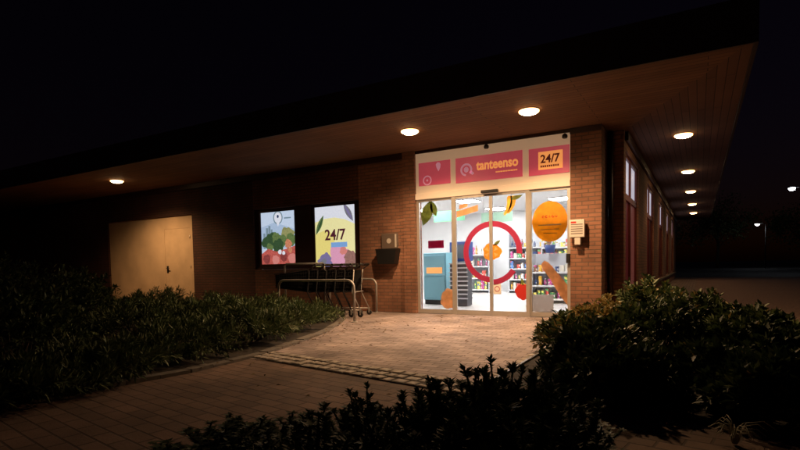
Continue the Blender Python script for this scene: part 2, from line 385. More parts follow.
# -------- front windows with printed film
def window(x0, x1, z0, z1, label):
    f = MB().box(x0-.08, x1+.08, .06, .14, z0-.08, z0).box(x0-.08, x1+.08, .06, .14, z1, z1+.08)
    f.box(x0-.08, x0, .06, .14, z0, z1).box(x1, x1+.08, .06, .14, z0, z1)
    o = f.build('window', M['darkframe'], B); o['label'] = label
    return o
def layers(name, win, items, rect, ybase):
    """flat printed shapes, each 0.4 mm proud of the one below"""
    mats, mb = [], MB()
    for i, (pts, mt) in enumerate(items):
        if mt not in mats: mats.append(mt)
        p = clip(pts, *rect)
        if len(p) > 2:
            y = ybase - .0006*i
            mb.prism(p, y, y+.0004, mats.index(mt))
    return mb.build(name, mats, win)
ES = .85
def wx(x0, x1, u): return x0 + (x1-x0)*u
# window 1 (market picture)
x0, x1, z0, z1 = -8.24, -7.10, 1.11, 2.42
w1 = window(x0, x1, z0, z1, 'window film with green vegetables over a red band under pale sky')
part(MB().box(-8.42, -6.56, .03, .15, .983, 1.029), 'window_sill', M['darkframe'])
U = lambda u, v: (x0+(x1-x0)*u, z1-(z1-z0)*v)
P = {k: lit('film_'+k, *v, ES) for k, v in dict(sky=(196, 214, 238), sky2=(168, 192, 222), town=(120, 145, 160), dgreen=(52, 82, 48), mgreen=(96, 120, 62),
     lgreen=(150, 150, 90), red=(190, 70, 55), dred=(140, 48, 45), orange=(205, 120, 75), rose=(215, 120, 110), blue=(40, 60, 100), white=(225, 228, 240),
     yellow=(236, 218, 110), lemon=(240, 232, 160), pink=(222, 150, 185), violet=(120, 110, 160), sblue=(110, 160, 220), grey=(120, 118, 130), brown=(150, 105, 95), ink=(80, 20, 40)).items()}
it = [([U(0, 0), U(1, 0), U(1, 1), U(0, 1)], P['sky']), ([U(0, .28), U(.4, .2), U(1, .35), U(1, .7), U(0, .7)], P['sky2'])]
for i, (u, v, w) in enumerate([(.14, .3, .07), (.22, .26, .06), (.29, .33, .05), (.06, .4, .06), (.36, .38, .05)]):
    it.append(([U(u, v), U(u+w, v), U(u+w, .7), U(u, .7)], P['town']))
for i, (u, v, r, mt) in enumerate([(.30, .53, .17, 'dgreen'), (.78, .46, .19, 'lgreen'), (.60, .56, .15, 'mgreen'), (.88, .55, .15, 'mgreen'), (.45, .50, .13, 'mgreen'), (.12, .58, .12, 'dgreen'), (.5, .66, .17, 'dgreen'),
        (.80, .62, .10, 'orange'), (.25, .68, .1, 'mgreen')]):
    c = U(u, v); it.append((blob(c[0], c[1], r*1.1, seed=i, amp=.1), P[mt]))
it.append(([U(0, .80), U(.2, .70), U(.45, .76), U(.7, .72), U(1, .66), U(1, 1), U(0, 1)], P['red']))
for i, (u, v, r, mt) in enumerate([(.15, .9, .12, 'dred'), (.42, .92, .12, 'rose'), (.66, .86, .12, 'dred'), (.9, .9, .13, 'rose'), (.55, .77, .06, 'white'), (.66, .79, .05, 'white'), (.85, .74, .07, 'orange')]):
    c = U(u, v); it.append((blob(c[0], c[1], r, seed=20+i, amp=.06), P[mt]))
c = U(.52, .10); it.append((ell(c[0], c[1]-.02, .16, .17), P['town'])); it.append((ell(c[0], c[1]-.02, .125, .135), P['white'])); it.append((ell(c[0], c[1]+.01, .035, .04), P['blue']))
it.append(([(c[0]-.07, c[1]-.12), (c[0]+.07, c[1]-.12), (c[0], c[1]-.24)], P['white']))
it.append(([U(.70, .12), U(.90, .12), U(.90, .145), U(.70, .145)], P['town']))
layers('printed_film', w1, it, (x0, x1, z0, z1), .085)
# window 2 (24/7)
x0, x1, z0, z1 = -6.47, -5.30, 1.02, 2.43
w2 = window(x0, x1, z0, z1, 'window film with yellow field reading 24/7 and two leaves')
it = [([U(0, 0), U(1, 0), U(1, 1), U(0, 1)], P['white']),
      ([U(0, .25), U(.25, .2), U(.5, .19), U(.75, .23), U(1, .32), U(1, 1), U(0, 1)], P['lemon']),
      ([U(0, .45), U(.3, .38), U(.5, .5), U(.4, 1), U(0, 1)], P['yellow']),
      (blob(U(.60, .88)[0], U(.6, .88)[1], .30, seed=3, amp=.12, sz=1.2), P['pink']), (blob(U(.24, .90)[0], U(.2, .90)[1], .17, seed=5, amp=.12, sx=1.2), P['violet']),
      (blob(U(.20, .90)[0], U(.2, .93)[1], .09, seed=6, amp=.2), P['grey']), (blob(U(.88, .86)[0], U(.88, .88)[1], .20, seed=8, amp=.1), P['brown']),
      (blob(U(.70, .72)[0], U(.70, .74)[1], .10, seed=9, amp=.1), P['rose']),
      (leafshape(*U(.12, .30), .52, .13, R(62)), P['mgreen']), (leafshape(*U(.13, .30), .46, .05, R(62)), P['dgreen']),
      (leafshape(*U(.84, .12), .50, .15, R(-58)), P['grey']), (leafshape(*U(.84, .12), .46, .05, R(-58)), P['violet']),
      ([U(.40, .60), U(.80, .60), U(.80, .68), U(.40, .68)], P['sblue'])]
layers('printed_film', w2, it, (x0, x1, z0, z1), .085)
lettering('lettering', '24/7', .3, x0+.30, .068, U(0, .565)[1], P['ink'], w2, bold=.006, width=.60, height=.26)
for a_, b_ in ((-7.018, -6.552), (-8.418, -8.322), (-5.218, -5.132)): part(MB().box(a_, b_, .05, .16, .982, 2.508), 'window_surround', M['darkframe'])

# -------- entrance
EL, ER, ZD = -3.68, -.53, 2.38
FY = .02
fp = MB().box(EL, ER, FY, FY+.10, 2.50, H-.06)
part(fp, 'entrance_fascia', M['cream'])
part(MB().box(EL, ER, -.02, .14, ZD, 2.50, bev=.006), 'door_operator_housing', M['cream'])
part(MB().box(EL, ER, -.01, .12, H-.06, H-.004), 'wall_head_shade_strip', M['darkframe'])  # shadow line over the door, made as a dark strip
DX = [(-3.68, -2.80), (-2.80, -2.035), (-2.035, -1.30), (-1.30, -.53)]
def pane(x0, x1, y, fw_, name, label):
    f = MB(); t = .045
    f.box(x0, x0+fw_, y, y+t, .0, ZD).box(x1-fw_, x1, y, y+t, .0, ZD).box(x0+fw_, x1-fw_, y, y+t, 0, .09).box(x0+fw_, x1-fw_, y, y+t, ZD-.05, ZD)
    o = f.build(name, M['alu'], B); o['label'] = label
    MB().box(x0+fw_, x1-fw_, y+.018, y+.026, .09, ZD-.05).build('glass', M['glass'], o)
    return o
fl = pane(*DX[0], .03, .06, 'fixed_glazing', 'left glazed side panel beside the sliding doors')
dl = pane(-2.80, -2.037, .005, .03, 'sliding_door', 'left leaf of glass sliding door with half a magenta ring')
dr = pane(-2.033, -1.30, .005, .03, 'sliding_door', 'right leaf of glass sliding door with half a magenta ring')
fr = pane(*DX[3], .03, .06, 'fixed_glazing', 'right glazed side panel with the round orange sticker')
MB().box(-2.86, -2.78, -.01, .004, 0, ZD).build('jamb_cover', M['alu'], fl)
MB().box(-1.34, -1.27, -.01, .004, 0, ZD).build('jamb_cover', M['alu'], fr)
part(MB().box(-2.20, -1.86, -.09, -.02, 2.385, 2.44, bev=.008), 'motion_sensor', M['blackpl'])
# ring + fruit across both leaves
def ringseg(cx, cz, ro, ri, a0, a1, n=26):
    o_ = [(cx+ro*math.cos(R(a0+(a1-a0)*k/n)), cz+ro*math.sin(R(a0+(a1-a0)*k/n))) for k in range(n+1)]
    i_ = [(cx+ri*math.cos(R(a0+(a1-a0)*k/n)), cz+ri*math.sin(R(a0+(a1-a0)*k/n))) for k in range(n, -1, -1)]
    return o_ + i_
cx, cz = -2.02, 1.245
GY = .005+.016
def stick(name, door, polys, mt, rect=None, y=GY):
    mb = MB()
    for p in polys:
        if rect: p = clip(p, *rect)
        if len(p) > 2: mb.prism(p, y-.0015, y)
    return mb.build(name, mt, door)
segs = [ringseg(cx, cz, .60, .49, -5, 275, 80)]; tail = ringseg(cx-.02, cz-.05, .60, .49, 275, 325, 14)
lr = (-2.77, -2.067, .1, 2.3); rr = (-2.003, -1.33, .1, 2.3)
segs_up = [ringseg(cx, cz, .60, .49, -5, 92, 30)]; segs = [ringseg(cx, cz, .60, .49, 88, 272, 50)]
stick('ring_sticker', dl, segs, M['ringfilm'], lr); stick('ring_sticker', dr, segs_up, M['ringfilm'], rr); stick('ring_tail_sticker', dr, [tail], M['ringfilm'], rr)
fruit = blob(cx+.0, cz+.0, .165, amp=.07, seed=4, sx=1.15)
stick('fruit_sticker', dl, [fruit], M['orangefilm'], lr); stick('fruit_sticker', dr, [fruit], M['orangefilm'], rr)
lf = leafshape(cx+.10, cz+.17, .18, .07, R(35))
stick('fruit_leaf_sticker', dr, [lf], M['greenfilm'], rr)
M['palefilm'] = mat('pale_orange_film', (.98, .72, .35), .5, trans=.6)
for k_ in range(4): stick('fruit_slice_sticker', dl if k_ in (1, 2) else dr, [[(cx+(.02 if k_ in (0, 3) else -.045)+.02*math.cos(R(45+90*k_)), cz+.02*math.sin(R(45+90*k_))), (cx+(.02 if k_ in (0, 3) else -.045)+.12*math.cos(R(25+90*k_)), cz+.11*math.sin(R(25+90*k_))), (cx+(.02 if k_ in (0, 3) else -.045)+.12*math.cos(R(65+90*k_)), cz+.11*math.sin(R(65+90*k_)))]], M['palefilm'], lr if k_ in (1, 2) else rr, GY-.0017)
# banana bunch, orange banner, radish, leaf
ban = lambda dx, rot: [(-1.66+dx+x, 2.18+z) for x, z in [(.02, .17), (.05, .10), (.055, .0), (.03, -.10), (-.04, -.2), (-.10, -.25), (-.12, -.22), (-.08, -.14), (-.05, -.03), (-.05, .08), (-.01, .17)]]
stick('banana_sticker', dr, [ban(0, 0), ban(.06, 0), ban(-.07, 0)][0:1] + [[(a+.07, b+.03) for a, b in ban(0, 0)]], M['yellowfilm'], rr)
stick('leaf_sticker', dr, [leafshape(-1.52, 2.27, .26, .09, R(18))], M['greenfilm'], rr, GY-.0016)
stick('banner_sticker', dl, [[(-2.76, 1.96), (-2.30, 2.06), (-2.30, 2.18), (-2.76, 2.08)], [(-2.70, 2.12), (-2.52, 2.16), (-2.52, 2.24), (-2.70, 2.20)]], M['skinfilm'], lr)
rad = blob(-1.41, .47, .15, amp=.05, seed=2)
stick('radish_sticker', dr, [rad], M['redfilm'], (-1.6, -1.33, .1, 2.3))
stick('radish_leaf_sticker', dr, [leafshape(-1.42, .66, .16, .06, R(100))], M['greenfilm'], rr)
stick('notice_sticker', dr, [[(-2.0, .42), (-1.84, .42), (-1.84, .62), (-2.0, .62)]], M['white_print'], rr)
stick('pictogram_sticker', dr, [ringseg(-1.92, .52, .055, .042, 0, 359, 24)], M['ringfilm'], rr, GY-.0017)
# left panel stickers
g2 = .06+.016
stick('leaf_sticker', fl, [leafshape(-3.46, 2.10, .55, .26, R(70)), leafshape(-3.30, 2.18, .35, .15, R(110))], M['greenfilm'], (-3.64, -3.0, .1, 2.33), g2)
stick('fruit_sticker', fl, [blob(-2.98, .30, .19, amp=.06, seed=9, sz=1.1)], M['skinfilm'], (-3.6, -2.83, .09, 2.3), g2)
stick('notice_sticker', fl, [[(-3.44, 1.36), (-3.08, 1.36), (-3.08, 1.52), (-3.44, 1.52)]], M['ringfilm'], None, g2)
# right panel stickers
dc = (-.915, 1.775)
stick('round_sticker', fr, [ell(dc[0], dc[1], .325, .375, 40)], M['orangefilm'], None, g2)
stick('milk_film_panel', fr, [[(-1.27, .09), (-.85, .09), (-.85, .42), (-1.27, .42)]], M['milkfilm'], None, g2)
stick('arm_sticker', fr, [[(-1.08, .98), (-1.02, 1.05), (-.94, 1.02), (-.56, .56), (-.56, .18), (-.72, .38), (-.92, .72), (-1.05, .90)]], M['skinfilm'], (-1.27, -.562, .1, 2.3), g2)
mb = MB()
for x_, w_, z_ in [(-1.12, .41, 1.70)]: mb.box(x_, x_+w_, g2-.004, g2-.002, z_, z_+.022)
for x_, w_, z_ in [(-1.08, .33, 1.62), (-1.03, .25, 1.55)]: mb.box(x_, x_+w_, g2-.004, g2-.002, z_, z_+.014)
mb.build('sticker_text_lines', M['white_print'], fr)
mb = MB()
for k, (w_, h_) in enumerate([(.045, .07), (.05, .075), (.035, .07), (.05, .07), (.04, .075)]):
    mb.prism(ringseg(-1.035+.06*k, 1.865, w_*.5, w_*.22, 30*k, 30*k+290, 10), g2-.004, g2-.002)
mb.build('sticker_title', M['redfilm'], fr)
part(MB().box(-.60, -.535, -.03, .05, 1.0, 1.17, bev=.006), 'key_switch', M['blackpl'])
# small fittings on the fascia panel
part(MB().lathe([(.035, 0), (.05, .02), (.045, .06), (.015, .085)], (-2.10, -.02, H-.15), 16), 'door_camera', M['blackpl'])
part(MB().lathe([(.035, 0), (.05, .02), (.045, .06), (.015, .085)], (-.62, -.02, H-.16), 16), 'door_camera', M['blackpl'])

# -------- signs over the door
def sign(x0, x1, z0, z1, label):
    s = thing('fascia_sign', label, 'sign', (0, 0, 0), 0, 'magenta signs over the entrance')
    MB().box(x0, x1, FY-.022, FY-.002, z0, z1, bev=.003).build('sign_panel', M['magenta'], s)
    return s
SY_ = FY-.0225
s1 = sign(-3.60, -2.88, 2.66, 3.13, 'small magenta sign with pale ring and pin, leftmost over the door')
MB().prism(ringseg(-3.40, 2.76, .10, .075, 0, 359, 30), SY_-.002, SY_+.001).prism(ell(-3.40, 2.76, .022, .022, 14), SY_-.002, SY_+.001).build('ring_emblem', M['pink_print'], s1)
MB().prism([(-3.14, 2.92), (-3.10, 2.99), (-3.09, 3.06), (-3.12, 3.10), (-3.17, 3.10), (-3.20, 3.06), (-3.18, 2.99)], SY_-.002, SY_+.001).build('pin_emblem', M['pink_print'], s1)
s2 = sign(-2.76, -1.40, 2.64, 3.13, 'wide magenta sign reading tanteenso in orange letters')
MB().prism(ringseg(-2.53, 2.885, .125, .088, -40, 265, 34), SY_-.002, SY_+.001).prism(ell(-2.53, 2.885, .05, .055, 20), SY_-.002, SY_+.001).prism([(-2.47, 2.82), (-2.42, 2.86), (-2.36, 2.80), (-2.40, 2.77)], SY_-.002, SY_+.001).build('ring_emblem', M['pink_print'], s2)
lettering('lettering', 'tanteenso', .25, -2.32, SY_, 2.845, M['orange_print'], s2, bold=.007, width=.84, height=.165)
mb = MB(); xx = -1.92
while xx < -1.50:
    w_ = rs.uniform(.02, .05); mb.box(xx, xx+w_, SY_-.002, SY_+.001, 2.765, 2.787); xx += w_+.010
mb.build('strapline', M['orange_print'], s2)
s3 = sign(-1.28, -.545, 2.63, 3.12, 'magenta sign with orange box reading 24/7, rightmost over the door')
MB().box(-1.10, -.66, SY_-.003, SY_+.001, 2.72, 3.045).build('orange_box', M['orange_print'], s3)
lettering('lettering', '24/7', .25, -1.06, SY_-.005, 2.835, M['maroon_print'], s3, bold=.006, width=.35, height=.155)
mb = MB(); xx = -1.06
while xx < -.73:
    mb.box(xx, xx+.028, SY_-.006, SY_-.002, 2.76, 2.797); xx += .038
mb.build('strapline', M['maroon_print'], s3)

# -------- side windows
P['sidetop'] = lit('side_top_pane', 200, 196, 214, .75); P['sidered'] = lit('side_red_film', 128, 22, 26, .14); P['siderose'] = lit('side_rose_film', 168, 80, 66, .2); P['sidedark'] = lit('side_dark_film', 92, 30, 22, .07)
names_ = ['nearest', 'second', 'third', 'fourth', 'farthest']
for k, y in enumerate(YB):
    f = MB(); xa, xb = .16, .24; ym = y+BWd/2; zt = 2.27
    f.box(xa, xb, y, y+BWd, SZ0-.08, SZ0).box(xa, xb, y, y+BWd, SZ1, SZ1+.06).box(xa, xb, y, y+BWd, zt-.06, zt+.06)
    for yy in (y, ym-.05, y+BWd-.08): f.box(xa, xb, yy, yy+(.10 if yy == ym-.05 else .08), SZ0, zt-.06).box(xa, xb, yy, yy+(.10 if yy == ym-.05 else .08), zt+.06, SZ1)
    o = f.build('side_window', M['redframe'], B); o['label'] = names_[k] + ' dark red framed window of the side facade'
    for a, b_ in ((y+.08, ym-.05), (ym+.05, y+BWd-.08)):
        MB().box(.19, .20, a, b_, zt+.06, SZ1).build('upper_pane', P['sidetop'], o)
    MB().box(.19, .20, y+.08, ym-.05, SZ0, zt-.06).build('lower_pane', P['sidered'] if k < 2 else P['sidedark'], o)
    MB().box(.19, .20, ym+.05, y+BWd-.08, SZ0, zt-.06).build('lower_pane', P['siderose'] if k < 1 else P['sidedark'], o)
    if k < 1:
        MB().prism([], 0, 0) if 0 else None

# -------- soffit lamps
WARM = (1, .60, .30)
def lamp_mat(): return emit_mat('lamp_diffuser', (1, .66, .36), 42)
M['diff'] = lamp_mat()
M['rim'] = emit_mat('lamp_halo', (1, .50, .18), 9); M['diff_weak'] = emit_mat('lamp_diffuser_weak', (1, .62, .32), 14)
def soffit_lamp(x, y, label, power, col=WARM, spread=151):
    t = thing('soffit_lamp', label, 'ceiling light', (x, y, H), 0, 'round lamps in the soffit')
    MB().lathe([(.150, -.001), (.158, -.006), (.158, -.014), (.140, -.018), (.138, -.012)], (0, 0, 0), 28).build('lamp_ring', M['alu'], t)
    MB().lathe([(.140, -.012), (.156, -.020), (.154, -.036), (.126, -.050), (.122, -.036)], (0, 0, 0), 28).build('halo_rim', M['rim'], t)  # added glowing ring, imitates the warm halo around the lamp
    MB().lathe([(.121, -.036), (.125, -.051), (.10, -.062), (.05, -.067)], (0, 0, 0), 28).build('diffuser', M['diff'] if power > 280 or power < 100 else M['diff_weak'], t)
    l = bpy.data.lights.new('lamp_light', 'SPOT'); l.energy = power; l.color = col; l.shadow_soft_size = .06; l.spot_size = R(spread); l.spot_blend = .75
    o = bpy.data.objects.new('lamp_light', l); COL.objects.link(o); o.parent = t; o.location = (0, 0, -.11)
    return t
soffit_lamp(-.83, -1.53, 'lit soffit lamp in front of the entrance right side, nearest the pillar', 520)
soffit_lamp(-2.95, -1.53, 'lit soffit lamp in front of the left side of the entrance', 400)
soffit_lamp(-11.76, -1.53, 'lit soffit lamp by the pale wall with the service door', 285, (1, .55, .24), 150)
for i, (p_, w_) in enumerate(zip([45, 45, 40, 36, 34], ['nearest', 'second nearest', 'third', 'fourth', 'farthest'])):
    soffit_lamp(1.20, 1.63+4.57*i, w_ + ' soffit lamp along the side facade', p_)

# ---------------------------------------------------------------- shop interior
IZ = 2.95
part(MB().poly([(-8.9, .15, .003), (.0, .15, .003), (.0, 9, .003), (-8.9, 9, .003)]), 'shop_floor', M['tile'])
part(MB().poly([(-8.9, .26, IZ), (-8.9, 9, IZ), (-.02, 9, IZ), (-.02, .26, IZ)]), 'shop_ceiling', M['white_wall'])
part(MB().box(-8.9, -.02, 9, 9.1, 0, IZ+.1).box(-9, -8.9, .26, 9, 0, IZ+.1).box(-.02, .02, .76, 9, 0, IZ+.1).box(-8.4, -5.1, .252, .29, .9, 2.6), 'shop_wall', M['white_wall'])
M['tube'] = emit_mat('ceiling_panel_light', (1, .95, .95), 66)
for i, (x, y) in enumerate([(-2.1, 1.2), (-2.1, 3.6), (-2.1, 6.2), (-4.6, 2.4), (-4.6, 5.0), (-4.6, 7.6), (-7.0, 3.6), (-7.0, 6.4)]):
    t = thing('ceiling_light', 'square white LED panel in the shop ceiling seen through the glass front', 'ceiling light', (x, y, IZ), 0, 'LED panels in the shop ceiling')
    MB().box(-.33, .33, -.33, .33, -.035, -.002).build('panel_frame', M['alu'], t)
    MB().box(-.30, .30, -.30, .30, -.040, -.036).build('panel_diffuser', M['tube'], t)

prodcols = [(.7, .1, .08), (.8, .45, .05), (.1, .25, .6), (.75, .7, .6), (.12, .4, .15), (.6, .08, .3), (.85, .75, .15), (.3, .15, .08), (.05, .08, .2), (.75, .75, .78)]
colnames = ['red', 'orange', 'blue', 'cream', 'green', 'pink', 'yellow', 'brown', 'navy', 'white']
def packet_mat(n, c, k):
    m = mat('packet_'+n, c, .4); N = m.node_tree.nodes; L = m.node_tree.links; b = N['Principled BSDF']
    tc = N.new('ShaderNodeTexCoord'); v = N.new('ShaderNodeTexVoronoi'); v.distance = 'CHEBYCHEV'; v.inputs['Scale'].default_value = 13+k; L.new(tc.outputs['Object'], v.inputs['Vector'])
    r = N.new('ShaderNodeValToRGB'); r.color_ramp.interpolation = 'CONSTANT'; e = r.color_ramp.elements
    e[0].color = (*c, 1); e[0].position = 0; e[1].color = (.8, .78, .72, 1); e[1].position = .62
    x = e.new(.80); x.color = (*prodcols[(k*3+4) % 10], 1); x = e.new(.9); x.color = (*[q*.45 for q in c], 1)
    sp = N.new('ShaderNodeSeparateColor'); L.new(v.outputs['Color'], sp.inputs[0]); L.new(sp.outputs[0], r.inputs[0]); L.new(r.outputs[0], b.inputs['Base Color']); return m
PM = [packet_mat(n, c, k) for k, (n, c) in enumerate(zip(colnames, prodcols))]
def shelf_unit(x0, x1, yf, depth, height, levels, label, seed, short, face='front', grp='shelving in the shop'):
    s = thing('shelf_unit', label, 'shelf', ((x0+x1)/2, yf, 0), 0, grp); w = (x1-x0)/2
    MB().box(-w, w, depth-.03, depth, 0, height).build('back_panel', M['shelf'], s)
    for sx in (-w, w-.03): MB().box(sx, sx+.03, 0, depth-.03, 0, height).build('side_panel', M['shelf'], s)
    zs = [.12 + (height-.25)*k/levels for k in range(levels)]
    rn = random.Random(seed)
    for lv, z in enumerate(zs):
        MB().box(-w+.03, w-.03, -.012, -.001, z-.035, z+.005).build('price_rail', M['white_wall'], s)
        MB().box(-w+.03, w-.03, 0, depth-.03, z-.03, z).build('shelf_board', M['shelf'], s)
        x = x0+.05; gap = (height-.25)/levels
        while x < x1-.14:
            pw = rn.uniform(.08, .15); ph = rn.uniform(.4, .82)*gap; k = rn.randrange(10)
            if rn.random() < .05: x += pw; continue
            n = rn.random()
            mb = MB()
            if n < .45: mb.box(-pw/2+.01, pw/2-.01, 0, .12, 0, ph, bev=.008); nm = 'carton'; kd = 'carton'
            elif n < .75: mb.lathe([(.035, 0), (.038, ph*.6), (.015, ph*.8), (.015, ph), (.012, ph)], (0, .06, 0), 10); nm = 'bottle'; kd = 'bottle'
            else: mb.prism([(-pw/2+.01, 0), (pw/2-.01, 0), (pw/2-.02, ph*.5), (pw/2-.005, ph*.95), (-pw/2+.005, ph*.95), (-pw/2+.02, ph*.5)], 0.02, .10); nm = 'packet'; kd = 'packet'
            o = mb.build(nm, PM[k], None, (x+pw/2, yf+.03, z+.001))
            tag(o, '%s %s on the %s' % (colnames[k], kd, short), kd, '%s %ss on the %s' % (colnames[k], kd, short))
            x += pw + .01
    return s
shelf_unit(-4.2, -2.75, 7.6, .45, 2.05, 5, 'tall grey shelf unit at the middle of the back wall with mixed groceries', 1, 'middle back wall shelves')
shelf_unit(-2.65, -.9, 6.0, .45, 1.95, 5, 'tall grey shelf unit at the right of the shop with mixed groceries', 2, 'right hand tall shelves')
shelf_unit(-6.2, -4.9, 7.6, .45, 1.9, 4, 'tall grey shelf unit at the left of the back wall with mixed groceries', 3, 'left back wall shelves')
shelf_unit(-2.2, -.75, 3.3, .4, 1.25, 3, 'low grey shelf unit just behind the right glass panel with snacks', 4, 'low snack shelves by the glass')
# blue counter cabinet
t = thing('cabinet', 'light blue waist-high cabinet behind the left glass panel', 'cabinet', (-4.35, 2.2, 0), R(-8))
MB().box(-.35, .35, 0, .5, .12, 1.32, bev=.015).build('cabinet_body', M['lightblue'], t)
MB().box(-.33, .33, .02, .48, 0, .12).build('plinth', M['blackpl'], t)
MB().box(-.31, .31, -.02, -.001, .74, 1.26, bev=.006).build('door', M['lightblue'], t); MB().box(-.31, .31, -.02, -.001, .18, .70, bev=.006).build('door', M['lightblue'], t)
MB().box(-.24, .24, -.026, -.0205, .80, .95).build('printed_band', M['orange_print'], t)
t = thing('checkout_terminal', 'dark blue box terminal standing beside the light blue cabinet', 'terminal', (-3.92, 2.75, 0), R(-8))
MB().box(-.16, .16, 0, .3, 0, 1.1, bev=.01).build('pedestal', M['shelf'], t); MB().box(-.25, .25, -.05, .3, 1.101, 1.6, bev=.01).build('screen_housing', M['darkblue'], t)
MB().box(-.20, .20, -.056, -.051, 1.17, 1.53).build('screen', M['dial'], t)
bk = None
for k in range(9):
    lb = 'dark grey shopping basket in the stack behind the left door leaf, number %d from the floor' % (k+1)
    lb = 'dark grey shopping basket nested in the stack behind the left glass panel'
    if bk is None:
        bk = thing('shopping_basket', lb, 'basket', (-3.52, 1.95, .01), 0, 'stacked shopping baskets')
        MB().box(-.20, .20, -.14, .14, 0, .012).box(-.22, -.205, -.15, .15, .012, .2).box(.205, .22, -.15, .15, .012, .2).box(-.205, .205, -.15, -.138, .012, .2).box(-.205, .205, .138, .15, .012, .2).build('basket_body', mat('basket_grey', (.06, .06, .07), .5), bk)
        MB().box(-.24, .24, -.165, -.151, .17, .2).box(-.24, .24, .151, .165, .17, .2).build('rim', M['shelf'], bk)
    else: copy_tree(bk, None, lb, (-3.52, 1.95, .01+.105*k), rs.uniform(-.05, .05))
# hanging interior banners
for x, y, mt, lb in [(-4.3, 3.0, mat('banner_green', (.14, .42, .24), .6), 'green banner hanging under the shop ceiling behind the left glass'),
                     (-3.4, 4.2, mat('banner_mint', (.35, .55, .42), .6), 'mint banner hanging under the shop ceiling behind the left door leaf')]:
    t = thing('hanging_banner', lb, 'banner', (x, y, 2.45))
    MB().box(-.45, .45, 0, .01, -.28, 0).build('banner_panel', mt, t)
    MB().tube([(-.4, .005, 0), (-.4, .005, IZ-2.45-.001)], .004, 6).tube([(.4, .005, 0), (.4, .005, IZ-2.45-.001)], .004, 6).build('cord', M['steel'], t)
# crate display of yellow flowers
t = thing('flower_bucket', 'bucket of yellow flowers standing by the right shop shelves', 'flowers', (-1.75, 3.45, 1.26))
MB().lathe([(.10, 0), (.14, .2), (.135, .2), (.1, .02)], (0, 0, 0), 16).build('bucket', M['darkblue'], t)
mb = MB()
for k in range(60):
    a, r_ = rs.uniform(0, 6.28), rs.uniform(0, .2); p = Vector((r_*math.cos(a), r_*math.sin(a), .38+rs.uniform(-.08, .1)-r_*.4))
    mb.lathe([(.005, 0), (.03, .01), (.028, .025), (.004, .03)], tuple(p), 7)
mb.build('blossoms', mat('yellow_petals', (.85, .65, .05), .6), t)
mb = MB()
for k in range(12): a = k*.52; mb.tube([(.05*math.cos(a), .05*math.sin(a), .05), (.15*math.cos(a), .15*math.sin(a), .36)], .004, 5)
mb.build('stems', mat('stems', (.08, .2, .04), .6), t)

# ---------------------------------------------------------------- wall fittings outside
t = thing('wall_ashtray', 'dark wall ashtray bin under a small sign plate on lit brick left of the entrance', 'bin', (-4.33, 0, 1.05))
MB().prism([(-.20, 0), (.20, 0), (.26, .33), (-.26, .33)], -.20, -.002).build('bin_body', M['blackpl'], t)
MB().box(-.19, .22, -.05, -.002, .332, .66, bev=.006).build('back_plate', mat('brown_plate', (.16, .12, .10), .5), t)
MB().prism(ell(.0, .50, .055, .055, 20), -.056, -.051).build('round_badge', M['greysign'], t)
MB().box(.15, .19, -.055, -.051, .36, .64).build('edge_strip', M['greysign'], t)
t = thing('notice_box', 'pale notice box on a bracket on the brick pillar right of the door', 'notice box', (-.38, 0, 1.30))
MB().box(-.14, .12, -.15, -.06, .15, .46, bev=.008).build('box_body', M['greysign'], t)
MB().box(-.05, .05, -.14, -.002, .02, .168, bev=.006).build('bracket', M['greysign'], t)
mb = MB()
for k in range(5): mb.box(-.11, .09, -.1525, -.1505, .21+.04*k, .225+.04*k)
mb.build('printed_lines', M['grey_print'], t)
MB().box(-.11, -.02, -.1525, -.1505, .40, .43).build('printed_heading', M['redfilm'], t)

# ---------------------------------------------------------------- trolley bay rails and trolleys
def arc_rail(p0, x_end, z, y, r=.14, left_post=True):
    pts = [(p0, y, 0)]
    pts += [(p0-r+r*math.cos(a), y, z-r+r*math.sin(a)) for a in [k*math.pi/2/6 for k in range(7)]]
    pts += [(x_end+r-r*math.sin(a), y, z-r+r*math.cos(a)) for a in [k*math.pi/2/6 for k in range(7)]] if left_post else [(x_end, y, z)]
    if left_post: pts.append((x_end, y, 0))
    return pts
for (xp, xe, y, z, lb) in [(-3.92, -5.75, -1.97, .76, 'bent steel tube rail in front of the shopping trolleys'),
                           (-4.62, -5.9, -.14, .73, 'bent steel tube rail against the brick wall behind the trolleys')]:
    t = thing('guard_rail', lb, 'rail', (0, 0, 0), 0, 'trolley bay rails')
    MB().tube(arc_rail(xp, xe, z, y), .024, 12).build('rail_tube', M['steel'], t)
    for q in (xp, xe): MB().lathe([(.06, 0), (.06, .008), (.03, .012)], (q, y, 0), 16).build('foot_plate', M['steel'], t)
t = thing('guard_rail', 'taller square steel rail at the dark left end of the trolley bay', 'rail', (0, 0, 0), 0, 'trolley bay rails')
MB().tube([(-5.40, -1.0, 1.09), (-6.43, -1.0, 1.09), (-6.47, -1.0, 1.05), (-6.47, -1.0, 0)], .022, 12).tube([(-5.40, -1.0, 1.09), (-5.36, -1, 1.05), (-5.36, -1.0, 0)], .022, 12).build('rail_tube', M['steel'], t)
